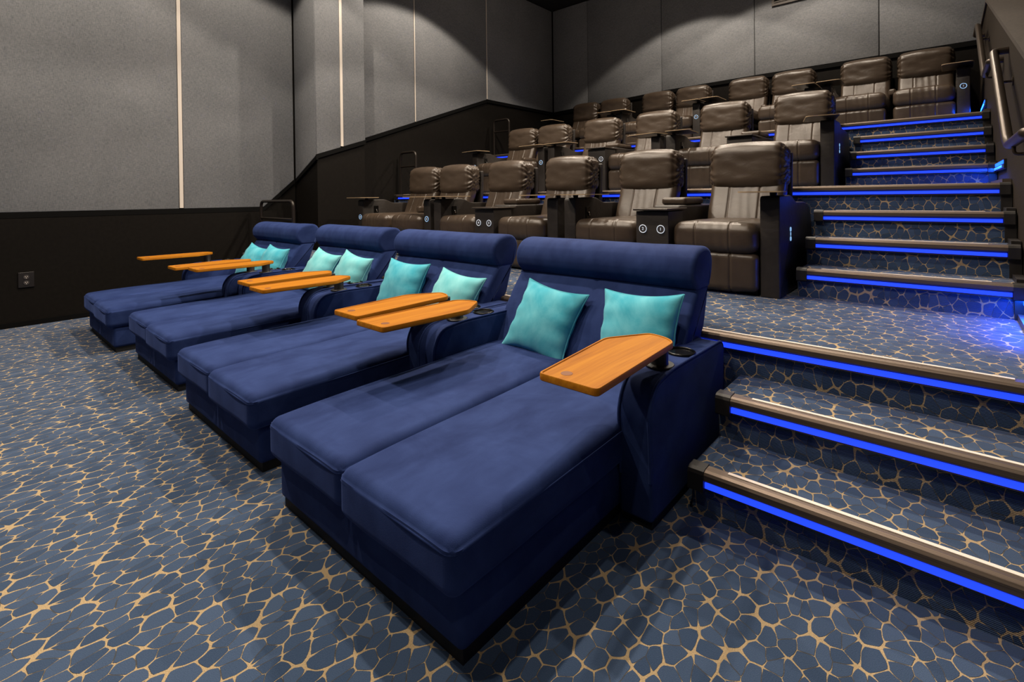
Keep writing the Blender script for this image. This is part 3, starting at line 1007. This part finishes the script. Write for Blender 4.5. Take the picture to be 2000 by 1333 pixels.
for row in (0, 1):
    nm = ('front', 'middle')[row]
    xs = [-0.53, -1.385, -2.275, -3.125, -4.005, -4.645]
    for k, x in enumerate(xs):
        kw = {}
        if k == 0: kw = dict(right=True, tr=(-0.06, 0.0, 0.25), aisle=True)
        if k == 1: kw = dict(left=True, tr=(0.10, 0.02, 0.1))
        if k == 2: kw = dict(right=True, tr=(-0.12, 0.0, 1.35))
        if k == 3: kw = dict(left=True, tr=(0.13, 0.02, 1.5))
        if k == 4: kw = dict(right=True, tr=(-0.14, 0.0, 1.5), digit='5')
        if k == 5: kw = dict(left=True, tr=(-0.02, 0.0, 1.45), digit='6', fold=0.32)
        recliner(x, row, rlabel(row, k, 6), **kw)
    console((xs[0] + xs[1]) / 2, row, 'dark console with lit 2 and 1 between the two aisle-end recliners, %s row' % nm, '2', '1')
    console((xs[2] + xs[3]) / 2, row, 'dark console with lit 4 and 3 between third and fourth recliners, %s row' % nm, '4', '3')
xs = [0.475, -0.165, -1.055, -1.695, -2.58, -3.22, -4.10, -4.74]
for k, x in enumerate(xs):
    kw = dict(right=(k % 2 == 0), left=(k % 2 == 1), digit=str(k + 1), tr=(-0.05 if k % 2 == 0 else 0.05, 0.0, 0.0))
    if k % 2 == 0:
        kw['fold'] = -0.32
    recliner(x, 2, rlabel(2, k, 8), **kw)

# ------------------------------------------------------------------ rails
def guard(x0, x1, y, z, label):
    t = thing('guard_rail', label, 'railing', ((x0 + x1) / 2, y, z), group='guard rails at the left end of the tiers')
    w = (x1 - x0) / 2
    obj('frame', MB().add(*tube(round_path([(-w, 0, 0.0), (-w, 0, 0.655), (w, 0, 0.655), (w, 0, 0.0)], 0.075), 0.019, 10)).mesh('frame', GUARD, 80), t)
    obj('mid_bar', MB().add(*tube([(-w, 0, 0.44), (w, 0, 0.44)], 0.014, 8)).mesh('mid_bar', GUARD, 80), t)
    for s in (-1, 1):
        obj('foot_plate', MB().add(*moved(lathe([(0.045, 0), (0.045, 0.008), (0.03, 0.012), (0, 0.012)], 14), (s * w, 0, 0))).mesh('foot_plate', GUARD, 40), t)
guard(-5.96, -5.06, 0.20, 0.54, 'black tube guard rail just behind the farthest chaise, against the black left wall')
guard(-5.70, -5.32, 2.19, 1.26, 'black tube guard rail at the left end of the middle tier')
guard(-5.66, -5.28, 4.27, 1.98, 'black tube guard rail at the left end of the top tier')

def handrail(pts, brackets, label):
    t = thing('handrail', label, 'handrail', pts[0], group='handrails on the aisle wall')
    o0 = Vector(pts[0])
    obj('rail', MB().add(*tube(round_path([Vector(p) - o0 for p in pts], 0.09, 8), 0.024, 12)).mesh('rail', TUBE, 80), t)
    for p in brackets:
        q = Vector(p) - o0
        b = MB().add(*tube(round_path([q + Vector((0, 0, -0.018)), q + Vector((0.0, 0, -0.06)), q + Vector((1.0 - p[0], 0, -0.06))], 0.03), 0.008, 8))
        b.add(*moved(lathe([(0.03, 0), (0.03, 0.006), (0, 0.006)], 12), q + Vector((1.0 - p[0] - 0.001, 0, -0.06)), ry=-math.pi / 2))
        obj('bracket', b.mesh('bracket', TUBE, 60), t)
HX = 0.925
handrail([(0.998, 0.45, 1.452), (HX, 0.45, 1.452), (HX, 1.22, 1.452), (HX, 2.30, 2.17), (0.998, 2.30, 2.17)], [(HX, 0.95, 1.452), (HX, 2.0, 1.97)], 'bronze tube handrail beside the middle stair flight')
handrail([(0.998, 2.72, 2.19), (HX, 2.72, 2.19), (HX, 3.36, 2.19), (HX, 4.55, 2.93), (HX, 5.05, 2.93), (0.998, 5.05, 2.93)], [(HX, 3.1, 2.19), (HX, 4.3, 2.775)], 'bronze tube handrail beside the topmost stair flight')

# ------------------------------------------------------------------ small fittings
for y0, y1, z, lab in ((0.55, 1.50, 0.655, 'blue light bar on the aisle wall above the lowest tier'),
                       (2.50, 3.45, 1.41, 'blue light bar on the aisle wall above the middle tier'),
                       (4.75, 5.55, 2.15, 'blue light bar on the aisle wall above the top tier')):
    t = thing('light_bar', lab, 'wall light', (0.999, (y0 + y1) / 2, z), group='blue light bars on the aisle wall')
    h = (y1 - y0) / 2
    obj('housing', boxmesh('housing', CAPM, (-0.014, 0.0, -h - 0.02, h + 0.02, -0.034, 0.034)), t)
    obj('lens', boxmesh('lens', WALLLED, (-0.018, -0.0135, -h, h, 0.002, 0.026)), t)
    la = bpy.data.lights.new('light_bar_glow', 'AREA')
    la.shape = 'RECTANGLE'
    la.size, la.size_y = y1 - y0, 0.03
    la.energy = 13
    la.color = (0.005, 0.10, 1.0)
    lo = bpy.data.objects.new('light_bar_glow', la)
    lo.matrix_world = Matrix.Translation((0.972, (y0 + y1) / 2, z - 0.01)) @ Matrix.Rotation(math.radians(22), 4, 'Y') @ Matrix.Rotation(math.radians(90), 4, 'Z')
    COL.objects.link(lo)
    obj('reflector', boxmesh('reflector', mat('blue_reflector', (0.1, 0.2, 0.7), 0.3), (-0.024, -0.0135, -h, h, -0.028, -0.006)), t)

t = thing('wall_outlet', 'black wall outlet plate low on the dark left wall', 'outlet', (-6.1345, -1.965, 0.455))
obj('cover_plate', MB().add(*moved(rbox(0.012, 0.115, 0.15, 0.004, (1, 2, 2)), (0.006, 0, 0))).mesh('cover_plate', mat('outlet_black', (0.014, 0.012, 0.012), 0.35), 60), t)
for dz in (0.028, -0.028):
    mb = MB().add(*moved(lathe([(0.021, 0), (0.021, 0.004), (0, 0.004)], 18), (0.0115, 0, dz), ry=math.pi / 2))
    s_ = obj('socket', mb.mesh('socket', mat('outlet_face', (0.05, 0.045, 0.045), 0.4)), t)
    pm = MB()
    for a, b in ((-0.007, 0.004), (0.007, 0.004), (0, -0.009)):
        pm.add(*box(0.0155, 0.0162, a - 0.0016, a + 0.0016, dz + b - 0.004, dz + b + 0.004))
    obj('slot', pm.mesh('slot', GRIP), s_)

t = thing('air_vent', 'brown framed air vent high on the back wall', 'vent', (-1.10, BACK - 0.004, 4.42))
fr = MB()
for b in ((-0.30, 0.30, -0.03, 0, 0.19, 0.225), (-0.30, 0.30, -0.03, 0, -0.225, -0.19), (-0.30, -0.265, -0.03, 0, -0.19, 0.19), (0.265, 0.30, -0.03, 0, -0.19, 0.19)):
    fr.add(*box(*b))
VENTM = mat('vent_brown', (0.05, 0.038, 0.03), 0.5)
obj('frame', fr.mesh('frame', VENTM), t)
obj('duct_back', boxmesh('duct_back', BLACK, (-0.265, 0.265, -0.006, 0, -0.19, 0.19)), t)
for k in range(9):
    obj('slat', boxmesh('slat', VENTM, (-0.265, 0.265, -0.024, -0.012, -0.178 + k * 0.042, -0.156 + k * 0.042)), t)
